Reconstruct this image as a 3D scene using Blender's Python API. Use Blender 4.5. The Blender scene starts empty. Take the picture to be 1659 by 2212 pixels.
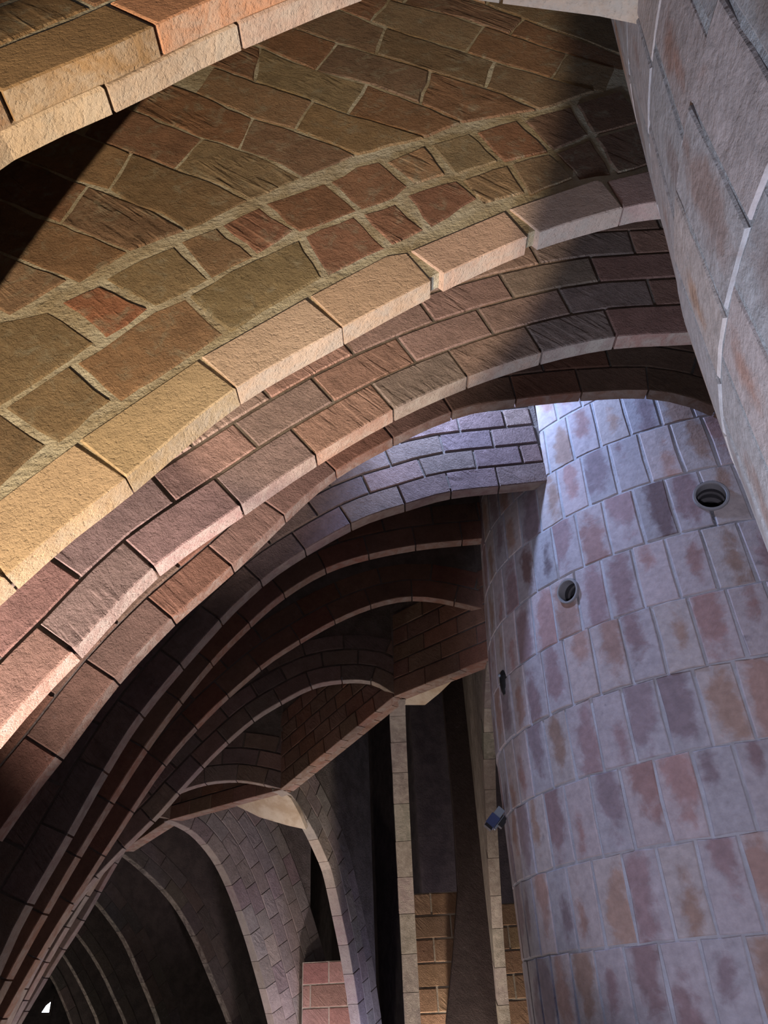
import bpy, bmesh, math, random
from mathutils import Vector, Matrix

random.seed(7)
sc = bpy.context.scene
col = sc.collection
EYE = 1.6                       # eye height above the floor
IMG_W, IMG_H, F_PX = 1659, 2212, 1619.0
PITCH, ROLL = 0.58277, -0.05275

# ------------------------------------------------------------------ camera
cth, sth, cr, sr = math.cos(PITCH), math.sin(PITCH), math.cos(ROLL), math.sin(ROLL)
CF = Vector((0, cth, sth))
R0, U0 = Vector((1, 0, 0)), Vector((0, -sth, cth))
CR = cr * R0 + sr * U0
CU = -sr * R0 + cr * U0
cam_d = bpy.data.cameras.new('camera')
cam_d.sensor_fit = 'HORIZONTAL'
cam_d.sensor_width = 36.0
cam_d.lens = F_PX / IMG_W * 36.0
cam_d.clip_start = 0.02
cam = bpy.data.objects.new('camera', cam_d)
col.objects.link(cam)
m = Matrix((CR, CU, -CF)).transposed().to_4x4()
m.translation = Vector((0, 0, EYE))
cam.matrix_world = m
sc.camera = cam

# ------------------------------------------------------------------ world, exposure
w = bpy.data.worlds.new('world')
sc.world = w
w.use_nodes = True
w.node_tree.nodes['Background'].inputs['Color'].default_value = (0.50, 0.52, 0.62, 1)
w.node_tree.nodes['Background'].inputs['Strength'].default_value = 0.12
sc.view_settings.view_transform = 'Standard'
sc.view_settings.look = 'None'
sc.view_settings.exposure = 0.0
sc.view_settings.gamma = 1.0
sc.view_settings.use_curve_mapping = False


def spot(name, loc, target, power, color, angle, blend=0.3, size=0.03):
    d = bpy.data.lights.new(name, 'SPOT')
    d.energy = power
    d.color = color
    d.spot_size = math.radians(angle)
    d.spot_blend = blend
    d.shadow_soft_size = size
    o = bpy.data.objects.new(name, d)
    col.objects.link(o)
    o.location = (loc[0], loc[1], loc[2] + EYE)
    v = Vector(target) - Vector(loc)
    o.rotation_euler = v.to_track_quat('-Z', 'Y').to_euler()
    return o


def point(name, loc, power, color, size=0.05):
    d = bpy.data.lights.new(name, 'POINT')
    d.energy = power
    d.color = color
    d.shadow_soft_size = size
    o = bpy.data.objects.new(name, d)
    col.objects.link(o)
    o.location = (loc[0], loc[1], loc[2] + EYE)
    return o


# lamps out of view, several of them added as fill (positions in metres, z from eye level)
spot('uplight_warm', (-0.95, 0.0, -1.35), (-0.34, 1.25, 1.60), 700, (1.0, 0.775, 0.525), 25, 0.25, 0.012)
spot('uplight_rose', (-1.30, 1.42, -1.35), (-0.95, 1.86, 0.95), 1350, (1.0, 0.83, 0.77), 40, 1.0, 0.02)
spot('skylight_blue', (0.12, 2.84, 3.30), (0.82, 3.02, 1.75), 195, (0.46, 0.60, 1.0), 95, 0.6, 0.06)
spot('uplight_tower', (-0.55, 0.92, -1.40), (0.68, 1.10, 1.9), 300, (0.73, 0.82, 1.0), 44, 0.8, 0.10)  # added to brighten the near column, source unseen
spot('uplight_cool', (-0.80, -1.0, -1.30), (1.15, 2.80, 0.80), 420, (0.82, 0.80, 1.0), 29, 0.5, 0.12)  # added behind the camera, coned to light the round column evenly
point('uplight_mid', (-1.0, 4.95, -1.40), 22, (1.0, 0.90, 0.86), 0.10)  # added fill for the arch landing on the upper node
point('uplight_far', (-1.3, 6.4, -1.40), 48, (1.0, 0.90, 0.84), 0.08)  # added fill for the ribs and half arch faces
point('uplight_side', (-0.16, 7.5, -0.75), 30, (0.60, 0.62, 1.0), 0.05)
point('uplight_end', (-4.6, 9.8, -1.40), 34, (1.0, 0.92, 0.85), 0.10)  # added so the far undersides stand out from their faces
point('uplight_last', (-6.0, 13.0, -1.40), 40, (1.0, 0.90, 0.82), 0.10)  # added deeper in to lift the farthest undersides
spot('uplight_tan', (0.14, 6.92, -1.45), (0.16, 7.2, 0.2), 190, (1.0, 0.82, 0.66), 64, 0.6, 0.04)
spot('uplight_nook', (0.78, 6.92, -1.45), (0.8, 7.2, 0.1), 100, (1.0, 0.82, 0.66), 64, 0.6, 0.04)
spot('uplight_bay', (0.38, 5.75, -1.45), (0.24, 5.42, 1.8), 60, (1.0, 0.85, 0.66), 20, 0.5, 0.03)  # added only to brighten the cream board above it
spot('uplight_pink', (-0.75, 8.0, -1.30), (-0.85, 8.62, 0.1), 90, (1.0, 0.80, 0.84), 90, 0.4, 0.04)

# ------------------------------------------------------------------ pixel rays and frames
def ray(p):
    return (p[0] - IMG_W / 2) * CR - (p[1] - IMG_H / 2) * CU + F_PX * CF


class Frame:
    """A vertical plane: s runs along e, z is up, n is depth away from the viewer."""
    def __init__(self, o, e):
        self.o = Vector((o[0], o[1], 0))
        self.e = Vector((e[0], e[1], 0)).normalized()
        n = Vector((-self.e.y, self.e.x, 0))
        if n.dot(self.o) < 0:
            n = -n
        self.n = n

    def px(self, p, dn=0.0):
        r = ray(p)
        o = self.o + self.n * dn
        t = o.dot(self.n) / r.dot(self.n)
        q = r * t
        return ((q - o).dot(self.e), q.z)

    def w(self, s, z, n=0.0):
        v = self.o + self.e * s + self.n * n
        return Vector((v.x, v.y, z + EYE))


def smooth_curve(pts, step=0.03):
    """Catmull-Rom through pts, resampled by arc length."""
    P = [Vector(p) for p in pts]
    P = [2 * P[0] - P[1]] + P + [2 * P[-1] - P[-2]]
    fine = []
    for i in range(1, len(P) - 2):
        p0, p1, p2, p3 = P[i - 1], P[i], P[i + 1], P[i + 2]
        for k in range(24):
            t = k / 24
            fine.append(0.5 * ((2 * p1) + (p2 - p0) * t + (2 * p0 - 5 * p1 + 4 * p2 - p3) * t * t + (3 * p1 - p0 - 3 * p2 + p3) * t ** 3))
    fine.append(P[-2])
    out, acc = [fine[0]], 0.0
    for a, b in zip(fine, fine[1:]):
        acc += (b - a).length
        if acc >= step:
            out.append(b)
            acc = 0.0
    if (out[-1] - fine[-1]).length > 1e-4:
        out.append(fine[-1])
    return out


class Curve:
    def __init__(self, pts, step=0.03):
        self.p = smooth_curve(pts, step)
        self.a = [0.0]
        for q, r in zip(self.p, self.p[1:]):
            self.a.append(self.a[-1] + (r - q).length)
        self.len = self.a[-1]

    def at(self, a):
        a = min(max(a, 0), self.len)
        lo, hi = 0, len(self.a) - 1
        while hi - lo > 1:
            mid = (lo + hi) // 2
            if self.a[mid] <= a:
                lo = mid
            else:
                hi = mid
        d = self.a[hi] - self.a[lo]
        t = (a - self.a[lo]) / d if d > 1e-9 else 0
        return self.p[lo].lerp(self.p[hi], t)

    def tan(self, a):
        v = self.at(a + 0.06) - self.at(a - 0.06)
        return v.normalized()

    def off(self, a, h):
        t = self.tan(a)
        return self.at(a) + Vector((-t.y, t.x)) * h

    def nearest(self, q):
        q = Vector(q)
        best = min(range(len(self.p)), key=lambda i: (self.p[i] - q).length_squared)
        return self.a[best]


# ------------------------------------------------------------------ materials
def nodes_of(name):
    mt = bpy.data.materials.new(name)
    mt.use_nodes = True
    nt = mt.node_tree
    return mt, nt, nt.nodes, nt.links, nt.nodes['Principled BSDF']


def mixc(N, L, fac, a, b, mode='MIX'):
    n = N.new('ShaderNodeMix')
    n.data_type = 'RGBA'
    n.blend_type = mode
    for sock, val in ((n.inputs[0], fac), (n.inputs[6], a), (n.inputs[7], b)):
        if hasattr(val, 'is_output'):
            L.new(val, sock)
        else:
            sock.default_value = val
    return n.outputs[2]


def mathn(N, L, op, a, b=None, c=None, clamp=False):
    n = N.new('ShaderNodeMath')
    n.operation = op
    n.use_clamp = clamp
    for i, v in enumerate((a, b, c)):
        if v is None:
            continue
        if hasattr(v, 'is_output'):
            L.new(v, n.inputs[i])
        else:
            n.inputs[i].default_value = v
    return n.outputs[0]


def noise(N, L, vec, scale, detail=5, rough=0.6, dist=0.0):
    n = N.new('ShaderNodeTexNoise')
    n.inputs['Scale'].default_value = scale
    n.inputs['Detail'].default_value = detail
    n.inputs['Roughness'].default_value = rough
    n.inputs['Distortion'].default_value = dist
    L.new(vec, n.inputs['Vector'])
    return n.outputs[0]


def ramp(N, L, v, lo, hi):
    n = N.new('ShaderNodeMapRange')
    n.interpolation_type = 'SMOOTHSTEP'
    n.inputs['From Min'].default_value = lo
    n.inputs['From Max'].default_value = hi
    L.new(v, n.inputs['Value'])
    return n.outputs['Result']


def local_coords(N, L):
    tc = N.new('ShaderNodeTexCoord')
    oi = N.new('ShaderNodeObjectInfo')
    sc_ = N.new('ShaderNodeVectorMath')
    sc_.operation = 'ADD'
    cb = N.new('ShaderNodeCombineXYZ')
    L.new(mathn(N, L, 'MULTIPLY', oi.outputs['Random'], 37.0), cb.inputs[0])
    L.new(mathn(N, L, 'MULTIPLY', oi.outputs['Random'], 91.0), cb.inputs[1])
    L.new(mathn(N, L, 'MULTIPLY', oi.outputs['Random'], 53.0), cb.inputs[2])
    L.new(tc.outputs['Object'], sc_.inputs[0])
    L.new(cb.outputs[0], sc_.inputs[1])
    return tc, oi, sc_.outputs[0]


def bump(N, L, bsdf, h, strength, dist):
    b = N.new('ShaderNodeBump')
    b.inputs['Strength'].default_value = strength
    b.inputs['Distance'].default_value = dist
    L.new(h, b.inputs['Height'])
    L.new(b.outputs[0], bsdf.inputs['Normal'])


def brick_material(name, grit=1.0, scratch=0.0, lime=(0.5, 0.48, 0.42, 1), lime_lo=0.62, lime_hi=0.8, lime_amt=0.5, contrast=1.0, slope=1.0):
    mt, nt, N, L, bs = nodes_of(name)
    tc, oi, P = local_coords(N, L)
    big = noise(N, L, P, 11, 5, 0.6)
    mid = noise(N, L, P, 45, 5, 0.65)
    fine = noise(N, L, P, 160, 4, 0.7)
    v = mathn(N, L, 'ADD', mathn(N, L, 'MULTIPLY', big, 0.9 * contrast), mathn(N, L, 'MULTIPLY', mid, 0.7 * contrast))
    v = mathn(N, L, 'ADD', v, 1.0 - 0.8 * contrast)
    vv = N.new('ShaderNodeCombineColor')
    for i in range(3):
        L.new(v, vv.inputs[i])
    c = mixc(N, L, 1.0, oi.outputs['Color'], vv.outputs[0], 'MULTIPLY')
    lm = mathn(N, L, 'MULTIPLY', ramp(N, L, noise(N, L, P, 16, 6, 0.7, 0.6), lime_lo, lime_hi), lime_amt)
    c = mixc(N, L, lm, c, lime)
    L.new(c, bs.inputs['Base Color'])
    bs.inputs['Roughness'].default_value = 0.92
    bs.inputs['Specular IOR Level'].default_value = 0.25
    # slanting grain left by the clay being dragged out of its mould
    mp = N.new('ShaderNodeMapping')
    mp.vector_type = 'POINT'
    mp.inputs['Rotation'].default_value = (0, math.radians(-46), 0)
    L.new(P, mp.inputs['Vector'])
    mps = N.new('ShaderNodeMapping')
    mps.inputs['Scale'].default_value = (0.42, 1.0, 1.0)
    L.new(mp.outputs[0], mps.inputs['Vector'])
    grain = noise(N, L, mps.outputs[0], 40, 9, 0.74, 0.0)
    pits = ramp(N, L, noise(N, L, P, 110, 5, 0.6), 0.22, 0.52)
    h = mathn(N, L, 'ADD', mathn(N, L, 'MULTIPLY', grain, 1.1 if scratch else 0.5), mathn(N, L, 'MULTIPLY', fine, 0.35))
    h = mathn(N, L, 'ADD', h, mathn(N, L, 'MULTIPLY', big, 1.0))
    h = mathn(N, L, 'ADD', h, mathn(N, L, 'MULTIPLY', pits, 0.3))
    if scratch > 0:
        # finger marks on some bricks only
        wv = N.new('ShaderNodeTexNoise')
        wv.noise_dimensions = '3D'
        mp2 = N.new('ShaderNodeMapping')
        mp2.inputs['Scale'].default_value = (0.13, 0.4, 1.0)
        L.new(mp.outputs[0], mp2.inputs['Vector'])
        wv.inputs['Scale'].default_value = 34
        wv.inputs['Detail'].default_value = 2
        wv.inputs['Distortion'].default_value = 0.5
        L.new(mp2.outputs[0], wv.inputs['Vector'])
        on = ramp(N, L, noise(N, L, P, 5, 2), 0.44, 0.60)
        on = mathn(N, L, 'MULTIPLY', on, mathn(N, L, 'GREATER_THAN', oi.outputs['Random'], 0.45))
        h = mathn(N, L, 'ADD', h, mathn(N, L, 'MULTIPLY', mathn(N, L, 'MULTIPLY', ramp(N, L, wv.outputs[0], 0.40, 0.60), on), scratch))
    bump(N, L, bs, h, 1.0, 0.012 * grit)
    return mt


def mortar_material(name, c1, c2, grit=1.0):
    mt, nt, N, L, bs = nodes_of(name)
    tc, oi, P = local_coords(N, L)
    a = noise(N, L, P, 7, 6, 0.65)
    b = noise(N, L, P, 60, 5, 0.7)
    c = mixc(N, L, ramp(N, L, a, 0.35, 0.65), c1, c2)
    L.new(c, bs.inputs['Base Color'])
    bs.inputs['Roughness'].default_value = 0.95
    bs.inputs['Specular IOR Level'].default_value = 0.2
    bump(N, L, bs, mathn(N, L, 'ADD', a, mathn(N, L, 'MULTIPLY', b, 0.6)), 1.0, 0.012 * grit)
    return mt


def washed_brick_material(name, lime, edge=0.33, grit=0.5, stretch=1.0):
    """Brick with a lime wash left on it; the bare clay shows as a blotch in the middle."""
    mt, nt, N, L, bs = nodes_of(name)
    tc, oi, P = local_coords(N, L)
    sep = N.new('ShaderNodeSeparateXYZ')
    L.new(tc.outputs['Generated'], sep.inputs[0])
    dx = mathn(N, L, 'MULTIPLY', mathn(N, L, 'ADD', sep.outputs[0], -0.5), 1.15)
    dz = mathn(N, L, 'MULTIPLY', mathn(N, L, 'ADD', sep.outputs[2], -0.5), 0.85)
    dx = mathn(N, L, 'ADD', dx, mathn(N, L, 'MULTIPLY', mathn(N, L, 'ADD', mathn(N, L, 'FRACT', mathn(N, L, 'MULTIPLY', oi.outputs['Random'], 17.3)), -0.5), 0.5))
    dz = mathn(N, L, 'ADD', dz, mathn(N, L, 'MULTIPLY', mathn(N, L, 'ADD', mathn(N, L, 'FRACT', mathn(N, L, 'MULTIPLY', oi.outputs['Random'], 29.7)), -0.5), 0.6))
    d = mathn(N, L, 'SQRT', mathn(N, L, 'ADD', mathn(N, L, 'MULTIPLY', dx, dx), mathn(N, L, 'MULTIPLY', dz, dz)))
    n1 = noise(N, L, P, 14, 5, 0.6, 0.4)
    n2 = noise(N, L, P, 5, 3, 0.5)
    d = mathn(N, L, 'ADD', d, mathn(N, L, 'MULTIPLY', mathn(N, L, 'ADD', n1, -0.5), 0.9))
    d = mathn(N, L, 'ADD', d, mathn(N, L, 'MULTIPLY', mathn(N, L, 'ADD', n2, -0.5), 0.5))
    d = mathn(N, L, 'ADD', d, mathn(N, L, 'MULTIPLY', mathn(N, L, 'ADD', mathn(N, L, 'FRACT', mathn(N, L, 'MULTIPLY', oi.outputs['Random'], 53.1)), -0.5), 0.42))
    f = ramp(N, L, d, edge - 0.16, edge + 0.16)
    f = mathn(N, L, 'MULTIPLY', f, 0.9)
    v = mathn(N, L, 'ADD', mathn(N, L, 'MULTIPLY', noise(N, L, P, 30, 5), 0.8), 0.6)
    vv = N.new('ShaderNodeCombineColor')
    for i in range(3):
        L.new(v, vv.inputs[i])
    film = mixc(N, L, 0.45, lime, oi.outputs['Color'])
    c = mixc(N, L, f, oi.outputs['Color'], film)
    c = mixc(N, L, 1.0, c, vv.outputs[0], 'MULTIPLY')
    # sooty specks
    sp = ramp(N, L, noise(N, L, P, 9, 4, 0.6), 0.66, 0.76)
    c = mixc(N, L, mathn(N, L, 'MULTIPLY', sp, 0.5), c, (0.10, 0.09, 0.11, 1))
    L.new(c, bs.inputs['Base Color'])
    bs.inputs['Roughness'].default_value = 0.85
    bs.inputs['Specular IOR Level'].default_value = 0.3
    bump(N, L, bs, mathn(N, L, 'ADD', n1, mathn(N, L, 'MULTIPLY', noise(N, L, P, 70, 4), 0.5)), 1.0, 0.006 * grit)
    return mt


def plain_material(name, color, rough=0.6, metal=0.0, emit=0.0):
    mt, nt, N, L, bs = nodes_of(name)
    tc, oi, P = local_coords(N, L)
    v = mathn(N, L, 'ADD', mathn(N, L, 'MULTIPLY', noise(N, L, P, 25, 4), 0.5), 0.75)
    vv = N.new('ShaderNodeCombineColor')
    for i in range(3):
        L.new(v, vv.inputs[i])
    L.new(mixc(N, L, 1.0, color, vv.outputs[0], 'MULTIPLY'), bs.inputs['Base Color'])
    bs.inputs['Roughness'].default_value = rough
    bs.inputs['Metallic'].default_value = metal
    if emit:
        bs.inputs['Emission Color'].default_value = color
        bs.inputs['Emission Strength'].default_value = emit
    return mt


M = {
    'rough': brick_material('rough_brick', 2.0, 0.8, (0.46, 0.42, 0.31, 1), 0.50, 0.72, 0.7),
    'ring': brick_material('smooth_brick', 0.5, 0.0, (0.50, 0.42, 0.33, 1), 0.58, 0.8, 0.35, 0.55),
    'drag': brick_material('dragged_brick', 1.0, 0.6, (0.45, 0.40, 0.38, 1), 0.62, 0.8, 0.4),
    'dull': brick_material('plain_brick', 0.6, 0.4, (0.40, 0.36, 0.34, 1), 0.6, 0.8, 0.4, 0.8),
    'soffit': brick_material('soffit_brick', 0.4, 0.0, (0.46, 0.42, 0.37, 1), 0.35, 0.7, 0.6, 0.6),
    'mortar_warm': mortar_material('mortar_warm', (0.53, 0.50, 0.40, 1), (0.37, 0.31, 0.21, 1), 1.5),
    'mortar_grey': mortar_material('mortar_grey', (0.26, 0.23, 0.21, 1), (0.17, 0.145, 0.13, 1)),
    'mortar_lime': mortar_material('mortar_lime', (0.45, 0.46, 0.51, 1), (0.34, 0.345, 0.38, 1), 0.5),
    'mortar_tower': mortar_material('mortar_tower', (0.46, 0.47, 0.50, 1), (0.34, 0.34, 0.36, 1), 0.6),
    'mortar_pale': mortar_material('mortar_pale', (0.58, 0.52, 0.44, 1), (0.45, 0.40, 0.34, 1)),
    'plaster': mortar_material('plaster_cream', (0.74, 0.66, 0.54, 1), (0.58, 0.46, 0.33, 1), 0.5),  # cream tone stands for light falling on the roof underside
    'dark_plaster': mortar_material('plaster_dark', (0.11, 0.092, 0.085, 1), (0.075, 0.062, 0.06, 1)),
    'column': washed_brick_material('limewashed_brick', (0.50, 0.51, 0.55, 1), 0.36),
    'tower': washed_brick_material('limewashed_tower_brick', (0.52, 0.54, 0.58, 1), 0.22, 0.8),
    'pipe': plain_material('grey_pipe', (0.24, 0.235, 0.24, 1), 0.5),
    'pipe_dark': plain_material('pipe_inside', (0.035, 0.033, 0.035, 1), 0.7),
    'pipe_ring': plain_material('pipe_ring', (0.09, 0.085, 0.085, 1), 0.6),
    'black': plain_material('black_metal', (0.02, 0.02, 0.022, 1), 0.45),
    'steel': plain_material('painted_steel', (0.30, 0.36, 0.42, 1), 0.4, 0.3),
    'blue': plain_material('blue_housing', (0.06, 0.09, 0.22, 1), 0.4),
    'day': plain_material('daylight_pane', (0.85, 0.90, 1.0, 1), 0.5, 0.0, 6.0),
    'floor': mortar_material('floor_tile', (0.42, 0.30, 0.23, 1), (0.32, 0.22, 0.17, 1)),
}

# ------------------------------------------------------------------ builders
def empty(name, loc, label=None, cat=None, group=None, kind=None):
    o = bpy.data.objects.new(name, None)
    o.empty_display_size = 0.1
    col.objects.link(o)
    o.location = loc
    tag(o, label, cat, group, kind)
    return o


def tag(o, label=None, cat=None, group=None, kind=None):
    if label:
        o['label'] = label
    if cat:
        o['category'] = cat
    if group:
        o['group'] = group
    if kind:
        o['kind'] = kind


def mesh_obj(name, verts, faces, mats, parent=None, fmat=None, color=None, smooth=False, origin=None):
    vs = [Vector(v) for v in verts]
    c = origin if origin is not None else sum(vs, Vector()) / len(vs)
    me = bpy.data.meshes.new(name)
    me.from_pydata([v - c for v in vs], [], faces)
    for mt in (mats if isinstance(mats, (list, tuple)) else [mats]):
        me.materials.append(mt)
    if fmat:
        for p, i in zip(me.polygons, fmat):
            p.material_index = i
    bm = bmesh.new()
    bm.from_mesh(me)
    bmesh.ops.recalc_face_normals(bm, faces=bm.faces)
    bm.to_mesh(me)
    bm.free()
    if smooth:
        for p in me.polygons:
            p.use_smooth = True
    o = bpy.data.objects.new(name, me)
    col.objects.link(o)
    if parent:
        o.parent = parent
        o.location = c - Vector(parent_world(parent))
    else:
        o.location = c
    if color:
        o.color = (*color, 1)
    return o


def parent_world(p):
    v = Vector(p.location)
    while p.parent:
        p = p.parent
        v += Vector(p.location)
    return v


def inset(poly, d):
    n = len(poly)
    area = sum(poly[i][0] * poly[(i + 1) % n][1] - poly[(i + 1) % n][0] * poly[i][1] for i in range(n))
    sg = 1 if area > 0 else -1
    out = []
    for i in range(n):
        a, b, c = Vector(poly[i - 1]), Vector(poly[i]), Vector(poly[(i + 1) % n])
        e1 = (b - a).normalized() if (b - a).length > 1e-6 else Vector((1, 0))
        e2 = (c - b).normalized() if (c - b).length > 1e-6 else e1
        nn = Vector((-(e1.y + e2.y), e1.x + e2.x)) * sg
        if nn.length < 1e-6:
            nn = Vector((-e1.y, e1.x)) * sg
        nn.normalize()
        k = max(0.5, nn.dot(Vector((-e1.y, e1.x)) * sg))
        out.append(b + nn * (d / k))
    return out


def densify(poly, maxlen, jit):
    out = []
    n = len(poly)
    for i in range(n):
        a, b = Vector(poly[i]), Vector(poly[(i + 1) % n])
        k = max(1, int(round((b - a).length / maxlen)))
        for j in range(k):
            q = a.lerp(b, j / k)
            if jit and j:
                q = q + Vector((random.uniform(-jit, jit), random.uniform(-jit, jit)))
            out.append(q)
    return out


def poly_brick(parent, fr, poly, front, back, color, mats, bev=0.004, jit=0.0, maxlen=None, soffit=0, name='brick', gap=0.0):
    """A brick: outline poly in the plane (s, z), its front at depth front, back at depth back.
    The first `soffit` edges take the second material."""
    poly = [Vector(p) for p in poly]
    if gap:
        poly = inset(poly, gap)
    if maxlen:
        poly = densify(poly, maxlen, jit)
    inn = inset(poly, bev)
    n = len(poly)
    tilt = [random.uniform(-0.0015, 0.0015) for _ in range(3)]
    vs = [fr.w(p.x, p.y, back) for p in poly] + [fr.w(p.x, p.y, front + bev * 0.8) for p in poly]
    cx = sum((p.x for p in poly)) / n
    cy = sum((p.y for p in poly)) / n
    vs += [fr.w(p.x, p.y, front + tilt[0] + tilt[1] * (p.x - cx) * 8 + tilt[2] * (p.y - cy) * 8) for p in inn]
    fs, fm = [], []
    for i in range(n):
        j = (i + 1) % n
        fs.append((i, j, n + j, n + i))
        fm.append(1 if i < soffit else 0)
        fs.append((n + i, n + j, 2 * n + j, 2 * n + i))
        fm.append(0)
    fs.append(tuple(range(2 * n, 3 * n)))
    fm.append(0)
    fs.append(tuple(range(n - 1, -1, -1)))
    fm.append(0)
    return mesh_obj(name, vs, fs, mats, parent, fm if soffit else None, color)


def slab(parent, fr, cv, n0, n1, left, ztop, mat, name='mortar_core', lift=0.02, right=None):
    """The wall above an arch curve: front face, back face, soffit and ends."""
    pts = [Vector((p.x, p.y)) for p in cv.p]
    n = len(pts)
    low = []
    for i, p in enumerate(pts):
        a = cv.a[i]
        q = cv.off(a, lift)
        low.append(q)
    # keep s increasing
    for i in range(1, n):
        if low[i].x <= low[i - 1].x:
            low[i].x = low[i - 1].x + 1e-4
    if left < low[0].x - 0.06:
        low = [Vector((left, -EYE)), Vector((low[0].x - 0.001, -EYE))] + low
    if right is not None and right > low[-1].x:
        low.append(Vector((right, low[-1].y)))
    k = len(low)
    vs = []
    for nn in (n0, n1):
        vs += [fr.w(p.x, p.y, nn) for p in low]
        vs += [fr.w(p.x, ztop, nn) for p in low]
    fs = []
    for i in range(k - 1):
        fs.append((i, i + 1, k + i + 1, k + i))
        fs.append((2 * k + i, 3 * k + i, 3 * k + i + 1, 2 * k + i + 1))
        fs.append((i, 2 * k + i, 2 * k + i + 1, i + 1))
        fs.append((k + i, k + i + 1, 3 * k + i + 1, 3 * k + i))
    fs.append((0, k, 3 * k, 2 * k))
    fs.append((k - 1, 3 * k - 1, 4 * k - 1, 2 * k - 1))
    return mesh_obj(name, vs, fs, mat, parent)


def vary(c, a=0.12):
    k = 1 + random.uniform(-a, a)
    return tuple(max(0.01, x * k * (1 + random.uniform(-a, a) * 0.4)) for x in c)


def course(parent, fr, cv, h0, h1, joints, front, back, cols, mats, gap=0.006, soffit=False, jit=0.0015, bev=0.004):
    """Bricks of one ring, cut at the arc lengths `joints`."""
    for i, (a0, a1) in enumerate(zip(joints, joints[1:])):
        if a1 - a0 < 0.03:
            continue
        k = 3 if soffit else 2
        bot = [cv.off(a0 + (a1 - a0) * t / k, h0) for t in range(k + 1)]
        top = [cv.off(a0 + (a1 - a0) * t / k, h1) for t in range(k, -1, -1)]
        c = cols[i % len(cols)] if isinstance(cols, list) else cols
        poly_brick(parent, fr, bot + top, front, back, vary(c), mats, bev, jit, None, k if soffit else 0, gap=gap)


def ticks(a0, a1, bl, phase=0.0, wob=0.06):
    out = []
    a = a0 - bl + (phase % 1.0) * bl
    while a < a1 + bl:
        if a > a0 - bl:
            out.append(a + random.uniform(-wob, wob) * bl)
        a += bl
    return [x for x in out if a0 - 0.001 <= x <= a1 + 0.001]


ZTOP = 3.6
PX = lambda fr, pts: [fr.px(p) for p in pts]


def extend_left(pts, foot_dx):
    """Carry an arch leg from the lowest traced point down to the floor."""
    (x0, z0), (x1, z1) = pts[0], pts[1]
    drop = z0 + EYE
    k = (x1 - x0) / max(0.05, (z1 - z0))
    out = []
    for t in (1.0, 0.66, 0.33):
        z = z0 - drop * t
        # slope eases to vertical towards the floor
        x = x0 - k * drop * (t - 0.5 * t * t) * foot_dx
        out.append((x, z))
    return out + pts


# ------------------------------------------------------------------ the shell: floor, ceiling, outer walls
def box(name, a, b, mat, kind=None, parent=None):
    (x0, y0, z0), (x1, y1, z1) = a, b
    vs = [(x, y, z + EYE) for z in (z0, z1) for y in (y0, y1) for x in (x0, x1)]
    fs = [(0, 1, 3, 2), (4, 6, 7, 5), (0, 4, 5, 1), (2, 3, 7, 6), (0, 2, 6, 4), (1, 5, 7, 3)]
    o = mesh_obj(name, vs, fs, mat, parent)
    if kind:
        o['kind'] = kind
    return o


def wall_strip(name, p0, p1, z0, z1, th, mat, kind='structure'):
    d = (Vector(p1) - Vector(p0)).normalized()
    n = Vector((-d.y, d.x)) * th
    q = [Vector(p0), Vector(p1), Vector(p1) + n, Vector(p0) + n]
    vs = [(v.x, v.y, z + EYE) for z in (z0, z1) for v in q]
    fs = [(3, 2, 1, 0), (4, 5, 6, 7), (0, 1, 5, 4), (1, 2, 6, 5), (2, 3, 7, 6), (3, 0, 4, 7)]
    o = mesh_obj(name, vs, fs, mat)
    if kind:
        o['kind'] = kind
    return o


box('floor', (-14, -3, -EYE - 0.1), (5, 24, -EYE), M['floor'], 'structure')
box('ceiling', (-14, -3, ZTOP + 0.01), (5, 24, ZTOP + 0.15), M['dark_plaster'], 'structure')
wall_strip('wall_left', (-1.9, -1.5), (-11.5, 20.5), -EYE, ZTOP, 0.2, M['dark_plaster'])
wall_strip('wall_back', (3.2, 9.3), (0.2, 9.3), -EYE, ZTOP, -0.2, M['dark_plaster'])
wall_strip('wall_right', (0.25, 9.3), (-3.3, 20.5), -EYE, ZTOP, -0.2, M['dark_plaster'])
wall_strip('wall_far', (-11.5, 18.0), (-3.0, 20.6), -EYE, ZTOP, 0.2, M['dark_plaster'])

# ------------------------------------------------------------------ arch A0: nearest, top of the frame
GROUP = 'parallel brick arches along the attic'
BH, BL = 0.145, 0.30


def new_arch(name, fr, s, label, cat='arch', group=GROUP):
    p = fr.w(s, -EYE)
    return empty(name, p, label, cat, group)


fr0 = Frame((0, 0.617), (1, 0))
fr0b = Frame((0, 0.711), (1, 0))
c0 = PX(fr0b, [(0, 365), (130, 295), (288, 225), (455, 138), (620, 65), (770, 4)])
c0 = [(-1.06, -1.6), (-1.05, -0.6), (-1.03, -0.2), (-0.98, 0.15), (-0.90, 0.5), (-0.77, 0.9)] + c0 + [(0.09, 1.765), (0.2, 1.735), (0.33, 1.675), (0.48, 1.615), (0.66, 1.50)]
cv0 = Curve(c0)
A0 = new_arch('brick_arch', fr0, -1.0, 'nearest brick arch, cut off by the top left corner, two bricks thick')
slab(A0, fr0, cv0, 0.002, 0.092, -1.7, ZTOP, M['mortar_warm'])
j0 = cv0.nearest(fr0.px((338, 66)))
jj = [j0 + BL * 1.0 * k for k in range(-9, 6)]
jj = [a for a in jj if 0 < a < cv0.len]
ring0 = [(0.42, 0.27, 0.15)] * 20
kk = [0.36, 0.25, 0.15]
for i, (a0, a1) in enumerate(zip(jj, jj[1:])):
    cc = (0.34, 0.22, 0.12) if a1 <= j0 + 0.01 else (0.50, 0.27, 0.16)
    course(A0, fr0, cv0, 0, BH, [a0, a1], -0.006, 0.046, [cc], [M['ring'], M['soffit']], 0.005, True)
jb = [a + 0.17 for a in jj]
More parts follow.
